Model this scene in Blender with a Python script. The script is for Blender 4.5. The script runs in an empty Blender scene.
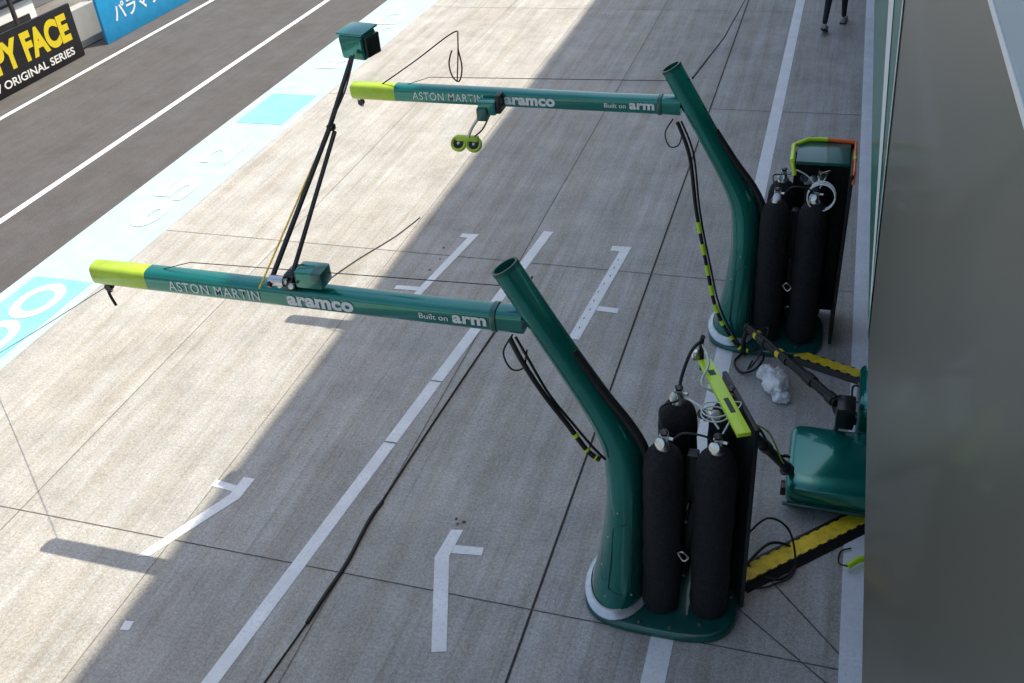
import bpy, bmesh, math, random
from mathutils import Vector, Matrix, noise
random.seed(4)
scn=bpy.context.scene
COL=bpy.context.collection

# ------------------------------------------------------------------ materials
def new_mat(name):
    m=bpy.data.materials.new(name); m.use_nodes=True
    return m,m.node_tree,m.node_tree.nodes['Principled BSDF']
def simple(name,col,rough=.5,metal=0,var=.15,scale=20,bump=0.0,coat=0.0,bscale=None):
    m,nt,b=new_mat(name)
    tc=nt.nodes.new('ShaderNodeTexCoord'); n=nt.nodes.new('ShaderNodeTexNoise')
    n.inputs['Scale'].default_value=scale; n.inputs['Detail'].default_value=2
    nt.links.new(tc.outputs['Object'],n.inputs['Vector'])
    r=nt.nodes.new('ShaderNodeMapRange'); r.inputs['From Min'].default_value=.3; r.inputs['From Max'].default_value=.7
    r.inputs['To Min'].default_value=1-var; r.inputs['To Max'].default_value=1+var
    nt.links.new(n.outputs[0],r.inputs[0])
    v=nt.nodes.new('ShaderNodeVectorMath'); v.operation='SCALE'; v.inputs[0].default_value=col
    nt.links.new(r.outputs[0],v.inputs['Scale']); nt.links.new(v.outputs[0],b.inputs['Base Color'])
    b.inputs['Roughness'].default_value=rough; b.inputs['Metallic'].default_value=metal
    b.inputs['Coat Weight'].default_value=coat; b.inputs['Coat Roughness'].default_value=.06
    if bump:
        n2=nt.nodes.new('ShaderNodeTexNoise'); n2.inputs['Scale'].default_value=bscale or scale*3; n2.inputs['Detail'].default_value=3
        nt.links.new(tc.outputs['Object'],n2.inputs['Vector'])
        bp=nt.nodes.new('ShaderNodeBump'); bp.inputs['Strength'].default_value=bump; bp.inputs['Distance'].default_value=.01
        nt.links.new(n2.outputs[0],bp.inputs['Height']); nt.links.new(bp.outputs[0],b.inputs['Normal'])
    return m

def N(nt,t,**k):
    n=nt.nodes.new(t)
    for a,v in k.items(): setattr(n,a,v)
    return n
def math_n(nt,op,a,b=None):
    n=N(nt,'ShaderNodeMath',operation=op)
    for i,x in enumerate((a,b)):
        if x is None: continue
        if isinstance(x,(int,float)): n.inputs[i].default_value=x
        else: nt.links.new(x,n.inputs[i])
    return n.outputs[0]
def noise_n(nt,vec,scale,detail=3,rough=.6,mapscale=None,rot=0):
    if mapscale:
        mp=N(nt,'ShaderNodeMapping'); mp.inputs['Scale'].default_value=mapscale; mp.inputs['Rotation'].default_value=(0,0,rot)
        nt.links.new(vec,mp.inputs[0]); vec=mp.outputs[0]
    n=N(nt,'ShaderNodeTexNoise'); n.inputs['Scale'].default_value=scale; n.inputs['Detail'].default_value=detail; n.inputs['Roughness'].default_value=rough
    nt.links.new(vec,n.inputs['Vector']); return n.outputs[0]
def rng(nt,v,a,b,c,d):
    r=N(nt,'ShaderNodeMapRange'); nt.links.new(v,r.inputs[0])
    for i,x in enumerate((a,b,c,d)): r.inputs[i+1].default_value=x
    return r.outputs[0]

def concrete_mat(name,col,streak=.12,slab=True,fine=1.0):
    m,nt,b=new_mat(name)
    tc=N(nt,'ShaderNodeTexCoord').outputs['Object']
    big=rng(nt,noise_n(nt,tc,1.6,4,.78),.32,.68,.82,1.12)
    fin=rng(nt,noise_n(nt,tc,42,3,.85),.3,.7,1-.34*fine,1+.24*fine)
    spk=rng(nt,noise_n(nt,tc,170,0,.5),.63,.70,1,.50)
    sn=noise_n(nt,tc,1.0,4,.7,(7,.28,1),.03)
    st=rng(nt,sn,.35,.68,1-streak,1+streak*.6)
    st2=rng(nt,noise_n(nt,tc,1.0,2,.7,(26,.5,1),-.06),.56,.70,1,1-streak*1.1)
    v=math_n(nt,'MULTIPLY',big,fin)
    for o in (spk,st,st2): v=math_n(nt,'MULTIPLY',v,o)
    if slab:
        sx=N(nt,'ShaderNodeSeparateXYZ'); nt.links.new(tc,sx.inputs[0])
        fx=math_n(nt,'FLOOR',math_n(nt,'DIVIDE',math_n(nt,'ADD',sx.outputs[0],1.6),1.49))
        fy=math_n(nt,'FLOOR',math_n(nt,'DIVIDE',math_n(nt,'ADD',sx.outputs[1],.37),4.63))
        cb=N(nt,'ShaderNodeCombineXYZ'); nt.links.new(fx,cb.inputs[0]); nt.links.new(fy,cb.inputs[1])
        w=N(nt,'ShaderNodeTexWhiteNoise'); nt.links.new(cb.outputs[0],w.inputs[0])
        v=math_n(nt,'MULTIPLY',v,rng(nt,w.outputs[0],0,1,.94,1.05))
    s=N(nt,'ShaderNodeVectorMath',operation='SCALE'); s.inputs[0].default_value=col; nt.links.new(v,s.inputs['Scale'])
    mx=N(nt,'ShaderNodeMix',data_type='RGBA',blend_type='MULTIPLY')
    nt.links.new(rng(nt,sn,.40,.60,.9,0),mx.inputs[0])
    nt.links.new(s.outputs[0],mx.inputs[6]); mx.inputs[7].default_value=(1.0,.95,.87,1)
    nt.links.new(mx.outputs[2],b.inputs['Base Color'])
    b.inputs['Roughness'].default_value=.85
    return m
def paint_mat(name,col,wear=.35,rough=.6):
    m,nt,b=new_mat(name)
    tc=N(nt,'ShaderNodeTexCoord').outputs['Object']
    w=noise_n(nt,tc,38,3,.75); w2=noise_n(nt,tc,3,2,.6)
    f=math_n(nt,'MULTIPLY',rng(nt,w,.50,.62,0,1),rng(nt,w2,.35,.65,wear*.3,wear))
    mx=N(nt,'ShaderNodeMix',data_type='RGBA'); nt.links.new(f,mx.inputs[0])
    mx.inputs[6].default_value=(*col,1); mx.inputs[7].default_value=(.36,.35,.33,1)
    mul=N(nt,'ShaderNodeVectorMath',operation='SCALE'); nt.links.new(mx.outputs[2],mul.inputs[0]); nt.links.new(rng(nt,w2,.3,.7,.9,1.06),mul.inputs['Scale'])
    nt.links.new(mul.outputs[0],b.inputs['Base Color']); b.inputs['Roughness'].default_value=rough
    return m

M={}
M['conc']=concrete_mat('concrete',(.475,.472,.455),.14)
M['asph']=concrete_mat('asphalt',(.104,.102,.106),.06,False,.9)
M['terrain']=concrete_mat('terrain',(.20,.19,.17),.05,False)
M['white']=paint_mat('white_paint',(.84,.87,.89),.3)
M['whiteworn']=paint_mat('worn_white_paint',(.62,.74,.75),.7)
M['whiteclean']=simple('white_vinyl',(.90,.91,.91),.4,0,.03)
M['cyanpale']=paint_mat('pale_cyan_paint',(.44,.64,.67),.5)
M['cyan']=paint_mat('cyan_paint',(.22,.54,.59),.6)
M['joint']=simple('joint_sealant',(.045,.042,.038),.9,0,.4,30)
M['jointm']=simple('joint_worn',(.12,.11,.10),.9,0,.5,12)
M['jointl']=simple('joint_faint',(.19,.18,.165),.9,0,.4,30)
M['green']=simple('green_metallic_paint',(.003,.215,.170),.20,.45,.08,3,0,1.0)
M['greenflat']=simple('green_vinyl',(.004,.20,.145),.35,.0,.06,3,0,.3)
M['greend']=simple('green_dark_paint',(.004,.10,.083),.35,.2,.15,8,0,.6)
M['neon']=simple('neon_yellow_paint',(.60,.88,.02),.35,0,.05,8,0,.5)
M['lime']=simple('lime_paint',(.50,.70,.03),.4,0,.08,10,0,.5)
M['orange']=simple('neon_orange_paint',(.95,.18,.03),.4,0,.05)
M['yellow']=simple('yellow_rubber',(.90,.64,.03),.55,0,.2,15,.2)
M['fabric']=simple('black_fabric_sleeve',(.010,.010,.012),.85,0,.5,60,.9,0,18)
M['rubber']=simple('black_rubber',(.012,.012,.012),.55,0,.3,40)
M['blackgloss']=simple('black_plastic',(.012,.012,.013),.25,0,.3,10)
M['carbon']=simple('black_panel',(.016,.018,.018),.4,.1,.4,30)
M['steel']=simple('steel',(.66,.66,.64),.28,1,.1,30)
M['silver']=simple('silver_foil',(.90,.91,.92),.35,.1,.06,14,.6,0,30)
M['rim']=simple('pale_aluminium',(.66,.70,.72),.35,.5,.1,20)
M['hosew']=simple('braided_hose',(.62,.66,.62),.45,.2,.2,80)
M['bluebd']=simple('blue_board',(.02,.33,.66),.4,0,.08,5)
M['blackbd']=simple('black_board',(.010,.009,.012),.4,0,.2,5)
M['textyel']=simple('yellow_vinyl',(.80,.64,.02),.4,0,.04)
M['wallc']=simple('wall_concrete',(.42,.42,.40),.8,0,.12,2)
M['glass']=simple('pale_blue_panel',(.50,.62,.70),.2,0,.05,2)
M['trouser']=simple('dark_trousers',(.012,.013,.018),.8,0,.3,30)
M['shirt']=simple('dark_green_shirt',(.01,.06,.05),.8,0,.2,30)
M['skin']=simple('skin',(.50,.28,.19),.5,0,.08,10)
M['hair']=simple('dark_hair',(.015,.011,.009),.6,0,.3,60,.8)
M['shoe']=simple('grey_shoe',(.30,.31,.32),.6,0,.2,30)
M['fascia']=simple('fascia_cladding',(.19,.19,.162),.33,.5,.06,.7,0,.12)

# ------------------------------------------------------------------ mesh helpers
def add(name,verts,faces,mat,parent=None,smooth=False,loc=(0,0,0)):
    me=bpy.data.meshes.new(name); me.from_pydata([tuple(v) for v in verts],[],faces); me.update()
    if mat: me.materials.append(mat)
    if smooth:
        for p in me.polygons: p.use_smooth=True
    o=bpy.data.objects.new(name,me); COL.objects.link(o); o.location=loc
    if parent: o.parent=parent
    return o
def empty(name,loc=(0,0,0)):
    o=bpy.data.objects.new(name,None); COL.objects.link(o); o.location=loc; o.empty_display_size=.1
    return o
def fixn(o):
    bm=bmesh.new(); bm.from_mesh(o.data); bmesh.ops.recalc_face_normals(bm,faces=bm.faces[:]); bm.to_mesh(o.data); bm.free()
def box(name,c,s,mat,parent=None,bev=0.0,seg=2,rot=None):
    bm=bmesh.new(); bmesh.ops.create_cube(bm,size=1)
    for v in bm.verts: v.co=Vector((v.co.x*s[0],v.co.y*s[1],v.co.z*s[2]))
    if bev: bmesh.ops.bevel(bm,geom=bm.edges[:],offset=bev,segments=seg,affect='EDGES',profile=.6)
    if rot is not None: bmesh.ops.transform(bm,matrix=rot,verts=bm.verts[:])
    bmesh.ops.translate(bm,vec=Vector(c),verts=bm.verts[:])
    me=bpy.data.meshes.new(name); bm.to_mesh(me); bm.free(); me.materials.append(mat)
    if bev:
        for p in me.polygons: p.use_smooth=True
        try: me.set_sharp_from_angle(angle=math.radians(35))
        except Exception: pass
    o=bpy.data.objects.new(name,me); COL.objects.link(o)
    if parent: o.parent=parent
    return o
def flat(name,poly,mat,z=.004,parent=None):
    o=add(name,[(p[0],p[1],z) for p in poly],[tuple(range(len(poly)))],mat,parent)
    if o.data.polygons[0].normal.z<0: o.data.flip_normals()
    return o
def loft(name,rings,mat,parent=None,cap=True,smooth=True):
    n=len(rings[0]); V=[v for r in rings for v in r]; F=[]
    for i in range(len(rings)-1):
        for j in range(n):
            a=i*n+j; b_=i*n+(j+1)%n; F.append((a,b_,b_+n,a+n))
    if cap: F.append(tuple(range(n))[::-1]); F.append(tuple(range((len(rings)-1)*n,len(rings)*n)))
    o=add(name,V,F,mat,parent,smooth); fixn(o)
    try: o.data.set_sharp_from_angle(angle=math.radians(50))
    except Exception: pass
    return o
def lathe(name,prof,mat,parent=None,c=(0,0,0),n=28,axis=None,wob=0,seed=0):
    rings=[]
    Q=Vector((0,0,1)).rotation_difference(Vector(axis)) if axis is not None else None
    for r,z in prof:
        ring=[]
        for j in range(n):
            a=2*math.pi*j/n
            rr=r
            if wob: rr=r*(1+wob*noise.noise(Vector((math.cos(a)*1.3+seed,math.sin(a)*1.3,z*5))))
            p=Vector((rr*math.cos(a),rr*math.sin(a),z))
            if Q: p=Q@p
            ring.append(p+Vector(c))
        rings.append(ring)
    return loft(name,rings,mat,parent)
def crom(P,k=8):
    P=[Vector(p) for p in P]
    if len(P)<3: return P
    out=[]
    for i in range(len(P)-1):
        p0=P[max(i-1,0)];p1=P[i];p2=P[i+1];p3=P[min(i+2,len(P)-1)]
        for s in range(k):
            t=s/k
            out.append(.5*((2*p1)+(-p0+p2)*t+(2*p0-5*p1+4*p2-p3)*t*t+(-p0+3*p1-3*p2+p3)*t**3))
    out.append(P[-1]); return out
def tube(name,pts,r,mat,parent=None,n=10,smooth=True,k=8):
    P=crom(pts,k) if smooth else [Vector(p) for p in pts]
    rings=[]; up=None
    for i,p in enumerate(P):
        t=(P[min(i+1,len(P)-1)]-P[max(i-1,0)]).normalized()
        if up is None:
            up=t.orthogonal().normalized()
        up=(up-t*up.dot(t)).normalized(); sd=t.cross(up)
        rr=r(i/(len(P)-1)) if callable(r) else r
        rings.append([p+rr*(math.cos(2*math.pi*j/n)*up+math.sin(2*math.pi*j/n)*sd) for j in range(n)])
    return loft(name,rings,mat,parent)
def band(name,pts,t0,t1,r,mat,parent):
    P=crom(pts,10); a=int(t0*(len(P)-1)); b_=max(a+1,int(t1*(len(P)-1)))
    return tube(name,P[a:b_+1],r,mat,parent,smooth=False)
def text(name,body,mat,width,origin,xdir,ydir,parent=None,bold=0.0,height=None,space=1.0):
    cu=bpy.data.curves.new(name,'FONT'); cu.body=body; cu.size=1; cu.extrude=0; cu.offset=bold; cu.resolution_u=6; cu.space_character=space
    t=bpy.data.objects.new(name+'_tmp',cu); COL.objects.link(t)
    dg=bpy.context.evaluated_depsgraph_get(); me=bpy.data.meshes.new_from_object(t.evaluated_get(dg))
    bpy.data.objects.remove(t)
    xs=[v.co.x for v in me.vertices]; ys=[v.co.y for v in me.vertices]
    if not xs: return None
    x0,x1,y0,y1=min(xs),max(xs),min(ys),max(ys)
    sx=width/(x1-x0); sy=(height/(y1-y0)) if height else sx
    X_=Vector(xdir).normalized(); Y_=Vector(ydir).normalized(); O=Vector(origin)
    for v in me.vertices: v.co=O+X_*((v.co.x-x0)*sx)+Y_*((v.co.y-y0)*sy)
    me.materials.clear(); me.materials.append(mat)
    o=bpy.data.objects.new(name,me); COL.objects.link(o)
    if parent: o.parent=parent
    return o

# ------------------------------------------------------------------ ground
flat('ground',[(-400,-400),(400,-400),(400,400),(-400,400)],M['terrain'],-.02)
flat('pit_apron',[(-7.72,-20),(14,-20),(14,80),(-7.72,80)],M['conc'],0)
flat('pit_lane_road',[(-13.75,-20),(-8.82,-20),(-8.82,80),(-13.75,80)],M['asph'],0)
flat('painted_kerb_strip',[(-8.82,-20),(-7.72,-20),(-7.72,80),(-8.82,80)],M['cyanpale'],.001)
ks=empty('painted_strip_blocks')
for i,(a,b_) in enumerate([(3.0,7.6),(12.2,13.4),(20,23)]):
    flat('cyan_block_%d'%i,[(-8.66,a),(-7.86,a),(-7.86,b_),(-8.66,b_)],M['cyan'],.005,ks)
for i,(tx,y,w) in enumerate([('00',4.3,1.3),('DO',6.1,1.4),('65 2',8.9,2.6),('ROAD',14.6,3.2)]):
    text('strip_lettering_%d'%i,tx,M['whiteworn'],w,(-7.98,y,.009),(0,1,0),(-1,0,0),ks,bold=.03,height=.52)
lm=empty('lane_lines')
def line(name,x,w,y0=-20,y1=80,mat='white',z=.004,x1=None,par=lm):
    x1=x if x1 is None else x1
    return flat(name,[(x-w/2,y0),(x+w/2,y0),(x1+w/2,y1),(x1-w/2,y1)],M[mat],z,par)
line('fast_lane_line',-10.16,.11); line('wall_line',-12.88,.10)
line('garage_line',-.67,.155); line('threshold_line',.545,.15)
line('box_line',-3.72,.115,1.4,9.62,x1=-2.945)
bx=empty('pit_box_markings')
polys=[[(-2.17,3.75),(-2.07,3.78),(-2.35,4.60),(-2.335,4.88),(-2.43,4.86),(-2.455,4.56)],
 [(-2.345,4.63),(-2.11,4.66),(-2.12,4.74),(-2.342,4.715)],
 [(-2.18,7.56),(-2.07,7.54),(-1.92,9.42),(-2.14,9.41),(-2.14,9.30),(-2.035,9.30)],
 [(-2.02,8.08),(-1.80,8.07),(-1.80,8.16),(-2.013,8.17)],
 [(-4.03,8.02),(-3.94,8.04),(-3.74,9.42),(-3.95,9.41),(-3.95,9.32),(-3.85,9.32)],
 [(-4.28,8.10),(-4.02,8.11),(-4.008,8.19),(-4.28,8.18)],
 [(-4.76,4.04),(-4.66,4.06),(-4.28,4.80),(-4.27,5.04),(-4.38,5.04),(-4.385,4.83)],
 [(-4.60,4.88),(-4.385,4.86),(-4.385,4.93),(-4.60,4.96)],
 [(-4.45,3.39),(-4.38,3.40),(-4.39,3.48),(-4.46,3.47)]]
for i,p in enumerate(polys): flat('mark_%d'%i,p,M['white'],.0045,bx)
for i in range(9):
    y=7.75+i*.17; x=-2.115+(y-7.55)*.0615
    box('scuff_%d'%i,(x+random.uniform(-.02,.02),y,.0052),(.010,.028,.001),M['joint'],bx)
for i,(x,y) in enumerate([(-2.40,4.93),(-2.36,4.96),(-2.43,4.98),(-4.05,9.05),(-4.0,8.8),(-4.03,8.55)]):
    box('smudge_%d'%i,(x,y,.003),(.02+.01*(i%2),.025,.002),M['jointm'],bx)
for i,y in enumerate((5.72,6.63)):
    x=-3.72+(y-1.4)*.0943
    flat('line_break_%d'%i,[(x-.06,y-.005),(x+.06,y-.005),(x+.06,y+.005),(x-.06,y+.005)],M['jointm'],.0085,lm)
jt=empty('expansion_joints')
line('joint_a',-1.6,.019,mat='joint',z=.003,par=jt)
line('joint_b',-3.09,.012,mat='jointl',z=.003,par=jt)
for i,x in enumerate((-4.58,-6.07,.9)): line('joint_c%d'%i,x,.008,mat='jointl',z=.003,par=jt)
for i in range(-4,14):
    y=4.26+4.63*i
    flat('cross_joint_%d'%i,[(-7.7,y-.0045),(12,y-.0045),(12,y+.0045),(-7.7,y+.0045)],M['jointm' if i in(0,2) else 'jointl'],.0033,jt)
for i,(a,b_) in enumerate([((-.2,4.6),(.55,4.02)),((-.05,4.95),(.5,4.35))]):
    d=(Vector(b_)-Vector(a)).normalized().orthogonal()*.005
    flat('slab_joint_%d'%i,[(a[0]-d[0],a[1]-d[1]),(b_[0]-d[0],b_[1]-d[1]),(b_[0]+d[0],b_[1]+d[1]),(a[0]+d[0],a[1]+d[1])],M['jointm'],.0037,jt)

# ------------------------------------------------------------------ pit building
bd=empty('pit_building')
box('added_shade_roof',(3.9,20,13.15),(6.7,130,.3),M['wallc'],bd)  # invented roof, out of view, added to cast the large shadow on the apron
for i in range(9): box('added_roof_column_%d'%i,(7.0,-28+12*i,6.5),(.3,.3,13.0),M['steel'],bd)  # supports for the added shade roof, made up along with it
box('fascia_panel',(.33+.06,15,3.925),(.12,70,2.75),M['fascia'],bd)
box('floor_slab',(6.6,15,5.15),(12.2,70,.25),M['wallc'],bd)
box('back_wall',(12.8,15,2.6),(.2,70,5.2),M['wallc'],bd)
for i,y in enumerate((-8,0.6,9.4,18,27,36)): box('party_wall_%d'%i,(6.7,y,2.5),(11.4,.2,5.0),M['wallc'],bd)
def fpoly(name,yz,mat,off):
    o=add(name,[(.33-off,y,z) for y,z in yz],[tuple(range(len(yz)))],mat,bd)
    if o.data.polygons[0].normal.x>0: o.data.flip_normals()
fpoly('green_graphic',[(4.30,2.56),(5.55,3.89),(6.7,5.1),(49,5.1),(49,2.56)],M['greenflat'],.004)
fpoly('white_stripe',[(4.45,2.64),(7.15,3.42),(9,3.95),(9,4.35),(6.6,3.66),(4.47,2.72)],M['whiteclean'],.008)
fpoly('white_edge_stripe',[(4.34,2.60),(5.55,3.89),(6.65,5.1),(6.78,5.1),(5.63,3.87),(4.37,2.60)],M['whiteclean'],.008)
box('window_trim',(.33,5,4.80),(.02,50,.02),M['whiteclean'],bd,rot=None)
box('upper_panel',(.332,5,4.96),(.02,50,.29),M['glass'],bd)

# ------------------------------------------------------------------ pit wall and boards
pw=empty('pit_wall')
box('wall_body',(-13.95,25,.35),(.25,110,.7),M['wallc'],pw)
for i in range(30): box('fence_post_%d'%i,(-13.95,2+2*i,1.0),(.06,.06,.7),M['joint'],pw)
box('fence_rail',(-13.95,30,1.34),(.05,60,.05),M['joint'],pw)
ab=empty('advertising_board')
box('panel',(-13.53,11.4,.49),(.06,7.0,.96),M['blackbd'],ab,bev=.01)
text('headline','HAPPY FACE',M['textyel'],2.95,(-13.494,11.75,.36),(0,1,0),(0,0,1),ab,bold=.05,height=.50)
text('subline','A NEW ORIGINAL SERIES',M['whiteclean'],2.75,(-13.494,11.9,.11),(0,1,0),(0,0,1),ab,bold=.02,height=.14)
ab2=empty('advertising_board.001')
box('panel',(-13.45,18.9,.52),(.06,6.8,1.04),M['bluebd'],ab2,bev=.01)
text('headline','パラマウントプラス',M['whiteclean'],3.4,(-13.414,15.9,.30),(0,1,0),(0,0,1),ab2,bold=.02,height=.34)
pc=empty('pit_wall_cabinet')
box('cabinet_body',(-14.7,14.2,.55),(.9,1.3,1.1),M['whiteclean'],pc,bev=.03)
box('cabinet_lid',(-14.7,14.2,1.13),(1.0,1.4,.06),M['blackbd'],pc,bev=.02)
box('cabinet_screen',(-14.24,14.2,.6),(.02,.9,.5),M['blackgloss'],pc)
flat('circuit_track',[(-30,-60),(-17,-60),(-17,120),(-30,120)],M['asph'],-.01)

# ------------------------------------------------------------------ gantries
def ring_ellipse(cx,cy,cz,rx,ry,tilt,n=36,p=2.0):
    out=[]
    for j in range(n):
        a=2*math.pi*j/n; c=math.cos(a); s=math.sin(a)
        ex=rx*math.copysign(abs(c)**(2/p),c); ey=ry*math.copysign(abs(s)**(2/p),s)
        out.append(Vector((cx+ex*math.cos(tilt),cy+ey,cz+ex*math.sin(tilt))))
    return out
def gantry(dx,dy,first):
    g=empty('pit_gantry' if first else 'pit_gantry.001')
    y0=4.62+dy
    T=math.radians(29.5)
    secs=[(-1.695,2.60,.088,.088,T),(-1.52,2.29,.09,.09,T),(-1.35,1.99,.093,.095,T),(-1.20,1.73,.10,.105,T),(-1.09,1.53,.112,.125,T*.93),
          (-1.02,1.36,.125,.15,T*.7),(-.99,1.18,.133,.18,T*.35),(-.98,1.0,.135,.21,T*.1),(-.985,.75,.145,.235,0),(-1.00,.5,.162,.265,0),(-1.02,.28,.182,.30,0),(-1.035,.12,.20,.325,0),(-1.04,.06,.205,.33,0)]
    pts=[]
    for i in range(len(secs)-1):
        for s in range(4):
            t=s/4; q=[]
            for k in range(5):
                p0=secs[max(i-1,0)][k];p1=secs[i][k];p2=secs[i+1][k];p3=secs[min(i+2,len(secs)-1)][k]
                q.append(.5*(2*p1+(-p0+p2)*t+(2*p0-5*p1+4*p2-p3)*t*t+(-p0+3*p1-3*p2+p3)*t**3))
            pts.append(q)
    pts.append(secs[-1])
    rings=[ring_ellipse(q[0]+dx,y0,q[1],q[2],q[3],q[4]) for q in pts]
    col=loft('column',rings,M['green'],g,cap=False)
    ax=Vector((-math.sin(T),0,math.cos(T)))
    top=Vector((-1.695+dx,y0,2.60))
    tc_=top+ax*.006
    loft('column_rim',[ring_ellipse(*(top-ax*.02),.090,.090,T),ring_ellipse(*tc_,.090,.090,T),ring_ellipse(*tc_,.074,.074,T),ring_ellipse(*(top-ax*.18),.072,.072,T)],M['greend'],g,cap=False)
    add('bore_dark_disc',ring_ellipse(*(top-ax*.05),.0735,.0735,T),[tuple(range(36))],M['rubber'],g)  # black disc across the open tube, its dark inside put in as colour
    def fp(x,z):
        best=min(pts,key=lambda q:abs(q[1]-z)); u=(x-best[0])/best[2]; u=max(-.95,min(.95,u))
        return Vector((x+dx,y0-best[3]*math.sqrt(1-u*u)-.002,z))
    hat=[fp(-1.06,.30),fp(-1.04,.62),fp(-1.03,.80),fp(-.97,.84),fp(-.92,.80),fp(-.92,.30),fp(-.99,.26),fp(-1.06,.30)]
    tube('hatch_seam',hat,.0035,M['greend'],g,n=6,k=3)
    for i,(xx,zz) in enumerate([(-1.08,.22),(-.91,.22),(-1.07,.70),(-1.0,.95),(-1.12,.42)]):
        p=fp(xx,zz); lathe('bolt_%d'%i,[(.001,0),(.008,0),(.008,.006),(.001,.008)],M['steel'],g,c=p,axis=(0,-1,.1),n=8)
    loft('foot_ring',[ring_ellipse(-1.04+dx,y0,z,a,b_,0) for z,a,b_ in ((.062,.205,.33),(.064,.24,.37),(.075,.242,.372),(.088,.228,.356),(.10,.204,.334),(.13,.198,.326))],M['rim'],g,cap=False)
    n=40
    def plate(k,z):
        out=[]
        for j in range(n):
            a=2*math.pi*j/n; c=math.cos(a); s=math.sin(a)
            hx=.52+k; hy=.40+k; p=3.4
            x=-.735+dx+hx*math.copysign(abs(c)**(2/p),c); y=y0+.02+hy*math.copysign(abs(s)**(2/p),s)
            out.append(Vector((x,y,z)))
        return out
    loft('base_plate',[plate(0,.002),plate(.012,.012),plate(.012,.042),plate(0,.056),plate(-.02,.06)],M['greend'],g)
    for i in range(14):
        a=2*math.pi*i/14; lathe('base_bolt_%d'%i,[(.001,0),(.012,0),(.012,.01),(.001,.012)],M['steel'],g,c=(-.735+dx+.475*math.cos(a),y0+.02+.36*math.sin(a),.06),n=8)
    # arm
    zc=2.240 if first else 2.270
    xs=[-4.71,-4.695,-4.25,-3.2,-2.2,-1.75,-1.60]; hh=[.060,.076,.080,.078,.076,.078,.082]; dd=[.055,.070,.074,.074,.072,.074,.074]
    rise=[.02,.02,.018,.01,.0,.0,.0]
    def sec(x,h,d_,r=0):
        out=[]
        for j in range(28):
            a=2*math.pi*j/28; c=math.cos(a); s=math.sin(a)
            out.append(Vector((x+dx,y0+d_*math.copysign(abs(c)**.6,c),zc+r+h*math.copysign(abs(s)**.6,s))))
        return out
    Z4=list(zip(xs,hh,dd,rise))
    loft('arm',[sec(*q) for q in Z4[2:]],M['green'],g)
    loft('arm_tip',[sec(*q) for q in Z4[:3]],M['lime'],g)
    loft('arm_collar',[sec(-1.80,.080,.076),sec(-1.795,.086,.080),sec(-1.765,.086,.080),sec(-1.76,.080,.074)],M['greend'],g)
    yf=y0-.0785
    X_,Z_=(1,0,-.008),(0,0,1)
    text('lettering_main','ASTON MARTIN',M['whiteclean'],.69,(-4.065+dx,yf,zc-.018),X_,Z_,g,height=.074,bold=.006,space=1.12)
    text('lettering_sponsor','aramco',M['whiteclean'],.47,(-3.175+dx,yf,zc-.030),X_,Z_,g,bold=.045,height=.074,space=1.05)
    text('lettering_small','Built on',M['whiteclean'],.19,(-2.26+dx,yf,zc-.018),X_,Z_,g,height=.040,bold=.01)
    text('lettering_chip','arm',M['whiteclean'],.22,(-2.04+dx,yf-.001,zc-.026),X_,Z_,g,bold=.04,height=.060,space=1.05)
    tube('tip_hook',[(-4.67+dx,y0,zc-.04),(-4.67+dx,y0,zc-.11),(-4.64+dx,y0,zc-.14),(-4.62+dx,y0,zc-.12)],.008,M['steel'],g)
    tube('tip_pulley',[(-4.64+dx,y0-.02,zc-.10),(-4.64+dx,y0+.02,zc-.10)],.028,M['blackgloss'],g,smooth=False,n=14)
    tube('stay_wire',[(-4.15+dx,y0,zc+.09),(-3.9+dx,y0,zc+.17),(-1.72+dx,y0-.05,2.50)],.003,M['rubber'],g,smooth=False)
    tube('inner_cable',[(-1.30+dx,y0-.02,2.06),(-1.12+dx,y0-.04,1.80),(-.93+dx,y0-.06,1.55),(-.84+dx,y0-.06,1.33),(-.82+dx,y0-.07,1.0),(-.81+dx,y0-.12,.2)],.03,M['rubber'],g)
    H=[(-1.68+dx,y0-.07,2.14),(-1.60+dx,y0-.12,2.02),(-1.47+dx,y0-.14,1.80),(-1.32+dx,y0-.15,1.58),(-1.20+dx,y0-.16,1.40),(-1.12+dx,y0-.16,1.34)] if first else \
      [(-1.62+dx,y0-.08,2.15),(-1.50+dx,y0-.12,1.85),(-1.42+dx,y0-.16,1.35),(-1.30+dx,y0-.24,.85),(-1.17+dx,y0-.33,.40),(-.95+dx,y0-.42,.10),(-.80+dx,y0-.42,.09)]
    tube('air_hose',H,.017,M['rubber'],g)
    tube('air_hose_twin',[Vector(h)+Vector((.03,.02,.02*math.sin(i*2))) for i,h in enumerate(H)],.009,M['rubber'],g)
    nb=3 if first else 9
    for i in range(nb):
        t=(.66+.12*i) if first else (.38+.065*i)
        band('hose_tape_%d'%i,H,t,t+(.03 if first else .028),.021,M['neon'],g)
    tube('hose_loop',[(-1.66+dx,y0-.07,2.17),(-1.72+dx,y0-.10,2.05),(-1.68+dx,y0-.10,1.93),(-1.60+dx,y0-.1,1.95),(-1.57+dx,y0-.09,2.08)],.006,M['rubber'],g)
    return g,y0,zc
g1,ya,za=gantry(0,0,True)
g2,yb,zb=gantry(.41,3.38,False)

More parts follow.
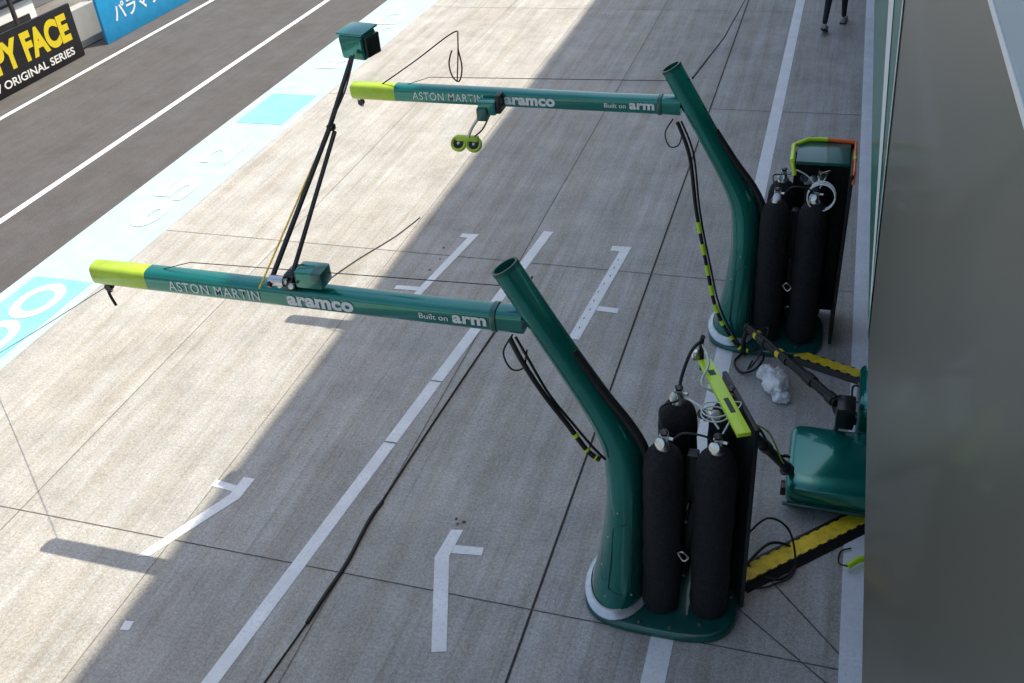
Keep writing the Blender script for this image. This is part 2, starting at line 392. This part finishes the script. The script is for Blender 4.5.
# cables
cb=empty('air_line_cable')
tube('cable_run',[(-2.85,8.6,.012),(-2.93,7.5,.012),(-3.02,6.2,.012),(-3.06,5.5,.014),(-3.09,4.98,.012)],.009,M['rubber'],cb)
tube('cable_heavy',[(-3.08,5.02,.016),(-3.10,4.8,.018),(-3.085,4.35,.018),(-3.11,4.0,.018),(-3.125,3.76,.016)],.015,M['rubber'],cb)
tube('cable_tail',[(-3.125,3.80,.010),(-3.16,3.45,.010),(-3.20,3.1,.010),(-3.30,2.3,.010)],.007,M['rubber'],cb)
cb=empty('air_line_cable.001')
tube('cable_run',[(-1.10,7.98,2.52),(-1.4,13,1.2),(-1.62,19.5,.02)],.010,M['rubber'],cb,smooth=False)
cb=empty('tie_rope')
tube('rope',[(-4.66,4.62,2.14),(-6.3,5.30,1.08),(-8.0,6.0,.0)],.0040,M['greend'],cb)
tube('rope_tail',[(-4.66,4.62,2.14),(-4.64,4.6,2.08),(-4.62,4.6,2.00)],.010,M['rubber'],cb)
cb=empty('tie_rope.001')
tube('rope',[(-3.98,7.98,2.36),(-3.6,7.98,2.60),(-3.21,7.98,2.86),(-3.17,7.98,2.80),(-3.22,7.98,2.42)],.006,M['rubber'],cb,k=4)
tube('rope_eye',[(-3.24,7.98,2.70),(-3.28,7.98,2.58),(-3.26,7.98,2.46),(-3.20,7.98,2.42),(-3.16,7.98,2.55),(-3.18,7.98,2.72)],.007,M['rubber'],cb)
cb=empty('lane_cable')
tube('cable',[(-5.10,8.1,.012),(-4.95,8.6,.012),(-4.72,9.2,.012),(-4.60,9.7,.012)],.006,M['rubber'],cb)

# ------------------------------------------------------------------ overhead camera boom on near arm
cm=empty('overhead_camera_boom')
box('carriage_body',(-2.98,4.60,2.42),(.19,.15,.12),M['green'],cm,bev=.02)
box('carriage_cap',(-2.90,4.56,2.46),(.08,.13,.08),M['greend'],cm,bev=.015)
box('clamp',(-3.13,4.62,2.38),(.08,.17,.10),M['blackgloss'],cm,bev=.012)
for i in range(3): lathe('clamp_knob_%d'%i,[(.001,0),(.018,0),(.02,.03),(.001,.035)],M['steel'],cm,c=(-3.17+.04*i,4.52,2.38+.03*(i%2)),axis=(0,-1,.4),n=12)
lathe('pivot',[(.001,-.05),(.035,-.05),(.035,.05),(.001,.05)],M['steel'],cm,c=(-3.18,4.50,2.42),axis=(1,0,0),n=18)
tube('boom_tube',[(-3.22,4.45,2.40),(-3.13,5.40,3.05),(-3.10,5.84,3.39)],.017,M['blackgloss'],cm,smooth=False)
tube('boom_tube_twin',[(-3.11,4.56,2.42),(-3.10,5.42,3.03)],.015,M['blackgloss'],cm,smooth=False)
tube('boom_strut',[(-3.27,4.42,2.40),(-3.15,5.30,2.98)],.006,M['yellow'],cm,smooth=False)
box('boom_joint',(-3.12,5.42,3.06),(.05,.05,.04),M['blackgloss'],cm,bev=.01)
tube('boom_cable',[(-3.12,5.4,3.08),(-3.07,5.6,3.24),(-3.06,5.8,3.42)],.006,M['rubber'],cm)
R=Matrix.Rotation(math.radians(-12),4,'Z')@Matrix.Rotation(math.radians(6),4,'X')
box('camera_housing',(-3.10,5.97,3.44),(.20,.18,.17),M['green'],cm,bev=.025,seg=3,rot=R)
box('camera_hood',(-3.10,5.97,3.535),(.215,.195,.015),M['green'],cm,bev=.006,rot=R)
box('camera_window',(-2.985,5.945,3.44),(.02,.15,.14),M['blackgloss'],cm,bev=.008,rot=Matrix.Rotation(math.radians(-12),4,'Z'))
lc=empty('gantry_signal_light')
box('carriage_body',(-2.90,7.86,2.24),(.17,.12,.13),M['green'],lc,bev=.02)
box('carriage_plate',(-2.94,7.80,2.19),(.10,.05,.12),M['greend'],lc,bev=.01)
box('clamp',(-2.80,7.92,2.27),(.05,.19,.17),M['blackgloss'],lc,bev=.012)
tube('stem',[(-2.96,7.82,2.18),(-3.05,7.80,2.06),(-3.10,7.80,1.96)],.014,M['steel'],lc)
tube('stem_cable',[(-2.88,7.84,2.18),(-2.95,7.80,2.05),(-3.03,7.78,1.98)],.007,M['rubber'],lc)
box('lamp_bracket',(-3.12,7.82,1.94),(.22,.05,.05),M['lime'],lc,bev=.012)
for i,x in enumerate((-3.20,-3.05)):
    A=Vector((.05,-.75,.62)).normalized()
    lathe('lamp_rim_%d'%i,[(.04,-.06),(.072,-.035),(.077,.0),(.070,.014),(.060,.014),(.058,.002)],M['lime'],lc,c=(x,7.79,1.90),axis=A,n=24)
    lathe('lamp_lens_%d'%i,[(.001,.004),(.035,.006),(.058,.0)],M['blackgloss'],lc,c=(x,7.79,1.90),axis=A,n=24)
    lathe('lamp_hub_%d'%i,[(.001,.012),(.012,.010),(.016,.004)],M['steel'],lc,c=(x,7.79,1.90),axis=A,n=12)

# ------------------------------------------------------------------ gas cylinders
cyl=0
def cylinder(x,y,z=.06,h=1.0,seed=0):
    global cyl
    o=empty('gas_cylinder' if cyl==0 else 'gas_cylinder.%03d'%cyl); cyl+=1
    prof=[(.06,.0),(.118,.006),(.128,.03),(.131,.1)]+[(.129+.003*math.sin(i*1.7+seed),.1+i*.075) for i in range(1,16)]+[(.128,1.27),(.122,1.32),(.108,1.365),(.085,1.40),(.058,1.422),(.034,1.43)]
    lathe('sleeve',[(r,zz*h) for r,zz in prof],M['fabric'],o,c=(x,y,z),n=36,wob=.045,seed=seed)
    t=z+1.43*h
    lathe('neck',[(.048,-.016),(.050,.01),(.034,.03),(.030,.055),(.020,.06)],M['steel'],o,c=(x,y,t),n=16)
    box('valve_block',(x,y,t+.075),(.055,.05,.05),M['steel'],o,bev=.006)
    tube('valve_outlet',[(x,y,t+.075),(x+.06,y-.02,t+.08)],.011,M['steel'],o,smooth=False)
    lathe('handwheel',[(.010,.0),(.026,.002),(.028,.012),(.012,.018),(.001,.018)],M['blackgloss'],o,c=(x,y,t+.105),n=14)
    a=random.uniform(-2.4,-.8)
    lathe('gauge',[(.001,-.012),(.034,-.012),(.035,.008),(.028,.01),(.001,.009)],M['steel'],o,c=(x+.038*math.cos(a),y+.038*math.sin(a),t+.05),axis=(math.cos(a),math.sin(a),.5),n=16)
for k,(x,y) in enumerate([(-.725,4.50),(-.405,4.53),(-.70,4.90),(-.38,4.95)]):
    cylinder(x,y,.06,1.0 if k<2 else 1.03,seed=k*3.1)
    cylinder(x+.40,y+3.37,.06,1.0,seed=k*2.3+9)

def rig(dx,dy,name):
    o=empty(name)
    T=1.58
    A=Vector((dx,dy,0))
    def P(x,y,z): return Vector((x,y,z))+A
    tube('pigtail_1',[P(-.66,4.48,T),P(-.6,4.46,T+.07),P(-.48,4.47,T+.06),P(-.43,4.5,T)],.007,M['rubber'],o)
    tube('pigtail_2',[P(-.66,4.88,T),P(-.6,4.75,T+.09),P(-.5,4.68,T+.08),P(-.41,4.6,T+.02)],.007,M['hosew'],o)
    tube('pigtail_3',[P(-.38,4.90,T),P(-.30,4.80,T+.08),P(-.33,4.66,T+.1),P(-.38,4.56,T+.02)],.008,M['steel'],o)
    tube('pigtail_4',[P(-.70,4.84,T),P(-.78,4.7,T+.05),P(-.76,4.56,T+.04),P(-.72,4.5,T)],.006,M['rubber'],o)
    box('regulator',P(-.48,4.74,T+.0),(.08,.06,.06),M['steel'],o,bev=.01)
    lathe('regulator_gauge_a',[(.001,-.01),(.034,-.01),(.034,.012),(.028,.014),(.001,.012)],M['blackgloss'],o,c=P(-.52,4.70,T+.04),axis=(-.2,-.7,.6),n=18)
    lathe('regulator_gauge_b',[(.001,-.01),(.034,-.01),(.034,.012),(.028,.014),(.001,.012)],M['steel'],o,c=P(-.44,4.70,T+.04),axis=(.2,-.7,.6),n=18)
    for z in (.45,.95):
        tube('strap_%d'%int(z*100),[P(-.565,4.62,z),P(-.565,4.42,z)],.012,M['blackgloss'],o,smooth=False)
    box('mid_bracket',P(-.56,4.64,.9),(.07,.08,.9),M['carbon'],o,bev=.01)
    tube('clip',[P(-.60,4.36,.72),P(-.57,4.34,.76),P(-.53,4.34,.72),P(-.56,4.34,.68),P(-.60,4.36,.72)],.006,M['steel'],o)
    return o,P
r1,P1=rig(0,0,'regulator_rig')
r2,P2=rig(.40,3.37,'regulator_rig.001')
nbp=empty('warning_bar')
a=Vector((-.575,5.14,1.70)); b_=Vector((-.25,4.46,1.70)); dirv=(b_-a).normalized()
def obox(name,c,L,W,Hh,mat,par,dv,bev=.005):
    ang=math.atan2(dv.y,dv.x); return box(name,c,(L,W,Hh),mat,par,bev=bev,rot=Matrix.Rotation(ang,4,'Z'))
obox('bar',(a+b_)/2,(b_-a).length,.085,.03,M['neon'],nbp,dirv)
obox('bar_stand_panel',(a+b_)/2+Vector((.10,.05,-.85)),(b_-a).length*.8,.03,1.60,M['carbon'],nbp,dirv)
obox('bar_slot',(a*.35+b_*.65)+Vector((0,0,.016)),.14,.03,.004,M['carbon'],nbp,dirv,bev=0)
obox('bar_slot_b',(a*.8+b_*.2)+Vector((0,0,.016)),.05,.04,.004,M['carbon'],nbp,dirv,bev=0)
tube('bar_post',[a+Vector((-.02,.04,-.1)),a+Vector((-.03,.05,.10)),a+Vector((-.02,.04,.16))],.016,M['blackgloss'],nbp)
lathe('post_valve',[(.001,0),(.03,0),(.03,.05),(.02,.06),(.001,.06)],M['steel'],nbp,c=a+Vector((-.06,.02,.0)),n=14)
tube('post_hose',[a+Vector((-.02,.04,.14)),a+Vector((-.08,-.05,.10)),a+Vector((-.12,-.16,-.02)),(-.70,4.90,1.6)],.011,M['rubber'],nbp)
tube('post_hose_b',[a+Vector((-.02,.04,.10)),a+Vector((.04,-.12,.07)),a+Vector((.02,-.25,.0)),(-.40,4.9,1.62)],.009,M['hosew'],nbp)
tube('coil',[(-.44+.085*math.cos(t*.7),4.64+.085*math.sin(t*.7),1.66+.004*t) for t in range(18)],.0045,M['hosew'],nbp,k=3)
cp=empty('control_panel_stand')
X0,X1,Y1=-.22,.27,8.42
prof=[(X0,.06),(X1,.06),(X1,1.80),(X0+.12,1.83),(X0,1.70)]
V=[(x,Y1,z) for x,z in prof]+[(x,Y1+.07,z) for x,z in prof]; n=len(prof)
o=add('panel',V,[tuple(range(n)),tuple(range(2*n-1,n-1,-1))]+[(i,n+i,n+(i+1)%n,(i+1)%n) for i in range(n)],M['carbon'],cp); fixn(o)
box('side_panel',(.265,8.12,.92),(.03,.56,1.72),M['carbon'],cp,bev=.004)
box('panel_roof',(.02,8.20,1.80),(.44,.42,.03),M['greend'],cp,bev=.005)
tube('rim_neon',[(X0-.01,7.99,1.815),(X0-.02,8.30,1.82),(X0+.10,8.42,1.83),(X0+.26,8.43,1.832)],.021,M['neon'],cp,smooth=False)
tube('rim_neon_front',[(X0-.01,7.99,1.815),(X0+.02,7.96,1.70)],.018,M['neon'],cp,smooth=False)
tube('rim_orange',[(X0+.26,8.43,1.832),(X1,8.43,1.82)],.019,M['orange'],cp,smooth=False)
tube('rim_side',[(X1+.01,8.43,1.82),(X1+.01,7.86,1.80),(X1+.01,7.84,1.70)],.012,M['orange'],cp,smooth=False)
tube('rim_side_low',[(X1+.01,8.30,1.80),(X1+.01,8.10,1.805)],.017,M['neon'],cp,smooth=False)
tube('cable_coil',[(.04+.115*math.cos(t*.6),7.84+.03*math.sin(t*.6)+.003*t,1.55+.115*math.sin(t*.6)) for t in range(26)],.006,M['whiteclean'],cp,k=3)

# ------------------------------------------------------------------ equipment boxes, booms, ramps, hoses
def equipbox(name,x0,x1,y0,y1,h):
    o=empty(name); cx=(x0+x1)/2
    n=64
    def rr(k,z,yf=0):
        out=[]
        for j in range(n):
            a=2*math.pi*j/n+math.pi/n; c=math.cos(a); s=math.sin(a); p=11
            yy=(y0+y1)/2+((y1-y0)/2+k)*math.copysign(abs(s)**(2/p),s)
            if s<0: yy+=yf
            out.append(Vector((cx+((x1-x0)/2+k)*math.copysign(abs(c)**(2/p),c),yy,z)))
        return out
    loft('shell',[rr(-.02,.03,.10),rr(-.005,.08,.06),rr(0,h*.45,.0),rr(.0,h-.06,.0),rr(-.006,h-.035,.01),rr(-.02,h-.012,.03),rr(-.045,h,.07)],M['green'],o)
    tube('lip',[(x0-.004,y0-.012,h*.40),(x1,y0-.012,h*.40)],.014,M['greend'],o,smooth=False)
    box('skirt',(cx,y0+.14,.04),(x1-x0-.06,.10,.06),M['rubber'],o,bev=.01)
    for i,(xx,yy) in enumerate([(x0+.06,y0+.16),(x1-.06,y0+.16),(x0+.06,y1-.08),(x1-.06,y1-.08)]):
        lathe('foot_%d'%i,[(.001,0),(.03,0),(.03,.06),(.001,.06)],M['rubber'],o,c=(xx,yy,0),n=12)
    tube('handle',[(x0-.0,y0+.2,h*.7),(x0-.04,y0+.22,h*.7),(x0-.04,y0+.4,h*.7),(x0,y0+.42,h*.7)],.009,M['blackgloss'],o,k=3)
    box('socket',(x0-.01,y0+.12,h*.5),(.04,.09,.08),M['blackgloss'],o,bev=.008)
    return o
equipbox('equipment_case',.01,.80,5.58,6.30,.34)
equipbox('equipment_case.001',.50,1.1,6.42,6.98,.52)
jb=empty('hose_boom')
tube('boom',[(-.33,4.98,1.34),(-.20,5.25,1.0),(-.08,5.5,.65),(.03,5.72,.34)],.035,M['rubber'],jb)
for i,t in enumerate((.0,.45,.92)): band('boom_joint_%d'%i,[(-.33,4.98,1.34),(-.20,5.25,1.0),(-.08,5.5,.65),(.03,5.72,.34)],t,t+.07,.046,M['carbon'],jb)
tube('boom_line',[(-.30,5.0,1.36),(-.14,5.3,1.04),(-.03,5.5,.62),(.0,5.7,.42)],.006,M['neon'],jb)
tube('boom_line_b',[(-.33,5.0,1.38),(-.20,5.36,1.0),(-.1,5.6,.6),(.02,5.8,.40)],.010,M['rubber'],jb)
jb=empty('hose_boom.001')
B=[(-.46,7.45,.42),(-.25,7.15,.46),(.05,6.75,.50),(.33,6.38,.52)]
tube('boom',B,.040,M['rubber'],jb)
for i,t in enumerate((.0,.25,.5,.72,.92)): band('boom_joint_%d'%i,B,t,t+.06,.050,M['carbon'],jb)
for i,t in enumerate((.18,.45)): band('boom_tape_%d'%i,B,t,t+.03,.043,M['yellow'],jb)
tube('boom_line_b',[Vector(p)+Vector((-.02,-.03,.05+.02*(i%2))) for i,p in enumerate(B)],.012,M['rubber'],jb)
box('boom_head',(.40,6.30,.50),(.14,.20,.20),M['blackgloss'],jb,bev=.02)
lathe('boom_wheel',[(.001,-.03),(.07,-.03),(.075,0),(.07,.03),(.001,.03)],M['carbon'],jb,c=(.36,6.45,.42),axis=(1,.6,0),n=20)
tube('boom_leg',[(-.46,7.45,.42),(-.50,7.55,.2),(-.48,7.60,.02)],.022,M['carbon'],jb)
tube('boom_leg_b',[(.38,6.32,.45),(.30,6.2,.2),(.25,6.15,.02)],.02,M['carbon'],jb)
def ramp(name,a,b_,w,hgt):
    o=empty(name); a=Vector((*a,0)); b_=Vector((*b_,0)); d=(b_-a).normalized(); s=Vector((-d.y,d.x,0))
    def strip(nm,pr,mat):
        V=[a+s*p+Vector((0,0,z)) for p,z in pr]+[b_+s*p+Vector((0,0,z)) for p,z in pr]; k=len(pr)
        q=add(nm,V,[tuple(range(k))]+[tuple(range(2*k-1,k-1,-1))]+[(i,(i+1)%k,k+(i+1)%k,k+i) for i in range(k)],mat,o); fixn(q)
    strip('ramp_body',[(-w/2,.002),(-w/2,.008),(-w*.28,hgt),(w*.28,hgt),(w/2,.008),(w/2,.002)],M['rubber'])
    strip('ramp_lid',[(-w*.27,hgt-.004),(-w*.27,hgt+.008),(w*.27,hgt+.008),(w*.27,hgt-.004)],M['yellow'])
    L=(b_-a).length; k=int(L/.09); ang=math.atan2(d.y,d.x)
    for i in range(k):
        for sg in (-1,1):
            c=a+d*(i+.5)*L/k+s*sg*w*.275; c.z=hgt+.0055
            box('tread_%d_%d'%(i,sg),c,(.035,w*.06,.009),M['rubber'],o,rot=Matrix.Rotation(ang,4,'Z'))
ramp('cable_ramp',(-.24,4.84),(.95,6.00),.235,.045)
ramp('cable_ramp.001',(-.02,7.66),(.95,7.28),.20,.045)
hs=empty('ground_hose')
tube('hose_a',[(-.20,4.95,.06),(-.05,5.15,.12),(.12,5.22,.03),(.14,5.05,.02),(.05,4.92,.02),(-.08,4.92,.03),(-.2,4.98,.05)],.011,M['rubber'],hs)
tube('hose_b',[(-.22,5.0,.30),(-.08,5.1,.42),(.08,5.12,.30),(.14,4.98,.06),(.0,4.85,.02),(-.1,4.8,.02)],.008,M['rubber'],hs)
hs=empty('ground_hose.001')
tube('hose_a',[(-.50,7.60,.02),(-.56,7.45,.02),(-.48,7.30,.02),(-.36,7.32,.06),(-.30,7.45,.12),(-.38,7.6,.1)],.011,M['rubber'],hs)
tube('hose_b',[(-.40,7.55,.3),(-.28,7.35,.5),(-.33,7.2,.3),(-.42,7.25,.1),(-.40,7.5,.02)],.008,M['rubber'],hs)
# crumpled pale wrap (bag) around a coupling, lying on the ground
fb=empty('foil_wrapped_regulator')
def crumple(name,c,r,seed):
    bm=bmesh.new(); bmesh.ops.create_icosphere(bm,subdivisions=4,radius=1)
    for v in bm.verts:
        p=v.co.copy(); k=1+.28*noise.noise(p*1.4+Vector((seed,0,0)))+.16*(abs(noise.noise(p*3.2+Vector((0,seed,0))))*2-.5)
        v.co=Vector((p.x*r[0]*k+c[0],p.y*r[1]*k+c[1],max(.006,p.z*r[2]*k+c[2])))
    me=bpy.data.meshes.new(name); bm.to_mesh(me); bm.free(); me.materials.append(M['silver'])
    for p in me.polygons: p.use_smooth=True
    o=bpy.data.objects.new(name,me); COL.objects.link(o); o.parent=fb
crumple('wrap_body',(-.16,7.10,.10),(.105,.15,.11),2.0)
crumple('wrap_fold',(-.25,7.26,.08),(.09,.08,.08),5.5)
crumple('wrap_tail',(-.10,6.98,.05),(.08,.07,.06),9.1)
nf=empty('hose_coupling')
tube('coupling',[(.50,5.12,.05),(.56,5.18,.06),(.64,5.24,.05)],.022,M['neon'],nf)
tube('coupling_tail',[(.50,5.12,.05),(.44,5.16,.03),(.45,5.28,.02),(.52,5.33,.02)],.006,M['rubber'],nf)

# ------------------------------------------------------------------ person (walking, mostly above frame)
def person(x,y,face):
    o=empty('person',(0,0,0))
    J={'pel':(0,0,.93,.135,.11),'sp':(0,.01,1.12,.13,.10),'ch':(0,.02,1.32,.165,.115),'nk':(0,.03,1.47,.062,.062),
       'hd0':(0,.05,1.56,.075,.085),'hd1':(0,.05,1.66,.08,.095),'hd2':(0,.045,1.73,.05,.06)}
    edges=[('pel','sp'),('sp','ch'),('ch','nk'),('nk','hd0'),('hd0','hd1'),('hd1','hd2')]
    for s,f in ((1,1),(-1,-1)):
        J['hip%d'%s]=(.09*s,0,.88,.09,.09); J['kn%d'%s]=(.10*s,.20*f+.05,.50,.058,.06)
        J['an%d'%s]=(.10*s,(.36 if f>0 else -.34),.10 if f>0 else .17,.04,.042)
        J['sh%d'%s]=(.18*s,.02,1.40,.06,.06); J['el%d'%s]=(.24*s,-.10*f,1.14,.043,.043); J['wr%d'%s]=(.24*s,.04-.10*f,.92,.028,.03)
        J['pa%d'%s]=(.235*s,.07-.10*f,.85,.036,.02)
        edges+=[('pel','hip%d'%s),('hip%d'%s,'kn%d'%s),('kn%d'%s,'an%d'%s),('ch','sh%d'%s),('sh%d'%s,'el%d'%s),('el%d'%s,'wr%d'%s),('wr%d'%s,'pa%d'%s)]
        for k in range(4):
            J['f%d%d'%(s,k)]=(.235*s,.09-.10*f-.018*k+.01,.80-.006*(1-abs(k-1.5)),.009,.009)
            J['g%d%d'%(s,k)]=(.225*s,.10-.10*f-.018*k+.01,.765,.008,.008)
            edges+=[('pa%d'%s,'f%d%d'%(s,k)),('f%d%d'%(s,k),'g%d%d'%(s,k))]
        J['t%d'%s]=(.215*s,.115-.10*f,.84,.010,.010); J['u%d'%s]=(.205*s,.135-.10*f,.81,.009,.009)
        edges+=[('pa%d'%s,'t%d'%s),('t%d'%s,'u%d'%s)]
    names=list(J); idx={n_:i for i,n_ in enumerate(names)}
    me=bpy.data.meshes.new('body'); me.from_pydata([J[n_][:3] for n_ in names],[(idx[a],idx[b_]) for a,b_ in edges],[])
    b=bpy.data.objects.new('body_tmp',me); COL.objects.link(b)
    md=b.modifiers.new('s','SKIN')
    for i,n_ in enumerate(names):
        me.skin_vertices[0].data[i].radius=(J[n_][3],J[n_][4])
    me.skin_vertices[0].data[idx['pel']].use_root=True
    b.modifiers.new('ss','SUBSURF').levels=2
    dg=bpy.context.evaluated_depsgraph_get(); m2=bpy.data.meshes.new_from_object(b.evaluated_get(dg)); bpy.data.objects.remove(b)
    m2.materials.clear()
    for k in ('trouser','shirt','skin','hair'): m2.materials.append(M[k])
    for p in m2.polygons:
        c=p.center; p.use_smooth=True
        arm=abs(c.x)>.17
        if c.z>1.47: p.material_index=3 if (c.z>1.70 or (c.y<.03 and c.z>1.55)) else 2
        elif arm and c.z<1.12: p.material_index=2
        elif c.z>.95 : p.material_index=1
        else: p.material_index=0
    ob=bpy.data.objects.new('body',m2); COL.objects.link(ob); ob.parent=o
    lathe('nose',[(.001,.03),(.010,.01),(.014,0)],M['skin'],o,c=(0,.135,1.63),axis=(0,1,-.3),n=8)
    for s,f in ((1,1),(-1,-1)):
        lathe('eye_%d'%s,[(.001,.008),(.008,.004),(.011,0)],M['blackgloss'],o,c=(.03*s,.125,1.665),axis=(0,1,0),n=8)
        lathe('ear_%d'%s,[(.001,.02),(.018,.012),(.024,0)],M['skin'],o,c=(.075*s,.05,1.64),axis=(s,0,0),n=10)
        ay=.36 if f>0 else -.34; az=.0 if f>0 else .06
        box('shoe_%d'%s,(.10*s,ay+.06,az+.05),(.095,.28,.085),M['shoe'],o,bev=.035,seg=3,rot=Matrix.Rotation(0 if f>0 else -.45,4,'X'))
        box('sole_%d'%s,(.10*s,ay+.06,az+.012),(.10,.285,.02),M['rubber'],o,bev=.008,rot=Matrix.Rotation(0 if f>0 else -.45,4,'X'))
    box('mouth',(0,.132,1.59),(.035,.006,.006),M['skin'],o)
    o.location=(x,y,0); o.rotation_euler=(0,0,face)
person(-.04,17.2,math.radians(-8))

# ------------------------------------------------------------------ light
S=Vector((.381,.283,1)).normalized()
sl=bpy.data.lights.new('sun','SUN'); sl.energy=5.0; sl.angle=math.radians(.5); sl.color=(1,.905,.745)
so=bpy.data.objects.new('sun',sl); COL.objects.link(so); so.rotation_euler=S.to_track_quat('Z','Y').to_euler(); so.location=(20,15,40)
w=bpy.data.worlds.new('World'); scn.world=w; w.use_nodes=True; nt=w.node_tree
sk=nt.nodes.new('ShaderNodeTexSky'); sk.sky_type='NISHITA'; sk.sun_disc=False
sk.sun_elevation=math.radians(64.6); sk.sun_rotation=math.radians(53.4); sk.dust_density=3.5; sk.air_density=1.3
bg=nt.nodes['Background']; bg.inputs[1].default_value=.19; nt.links.new(sk.outputs[0],bg.inputs[0])

# ------------------------------------------------------------------ camera
cam=bpy.data.cameras.new('camera'); cam.sensor_width=36; cam.lens=34.17; cam.clip_start=.05; cam.clip_end=2000
co=bpy.data.objects.new('camera',cam); COL.objects.link(co)
R=Matrix(((.9531,-.1092,.2823),(.2930,.5670,-.7698),(-.0760,.8164,.5725)))
co.matrix_world=Matrix.Translation((0,0,5.5))@R.to_4x4(); scn.camera=co
scn.view_settings.view_transform='Standard'; scn.view_settings.look='None'; scn.view_settings.exposure=0
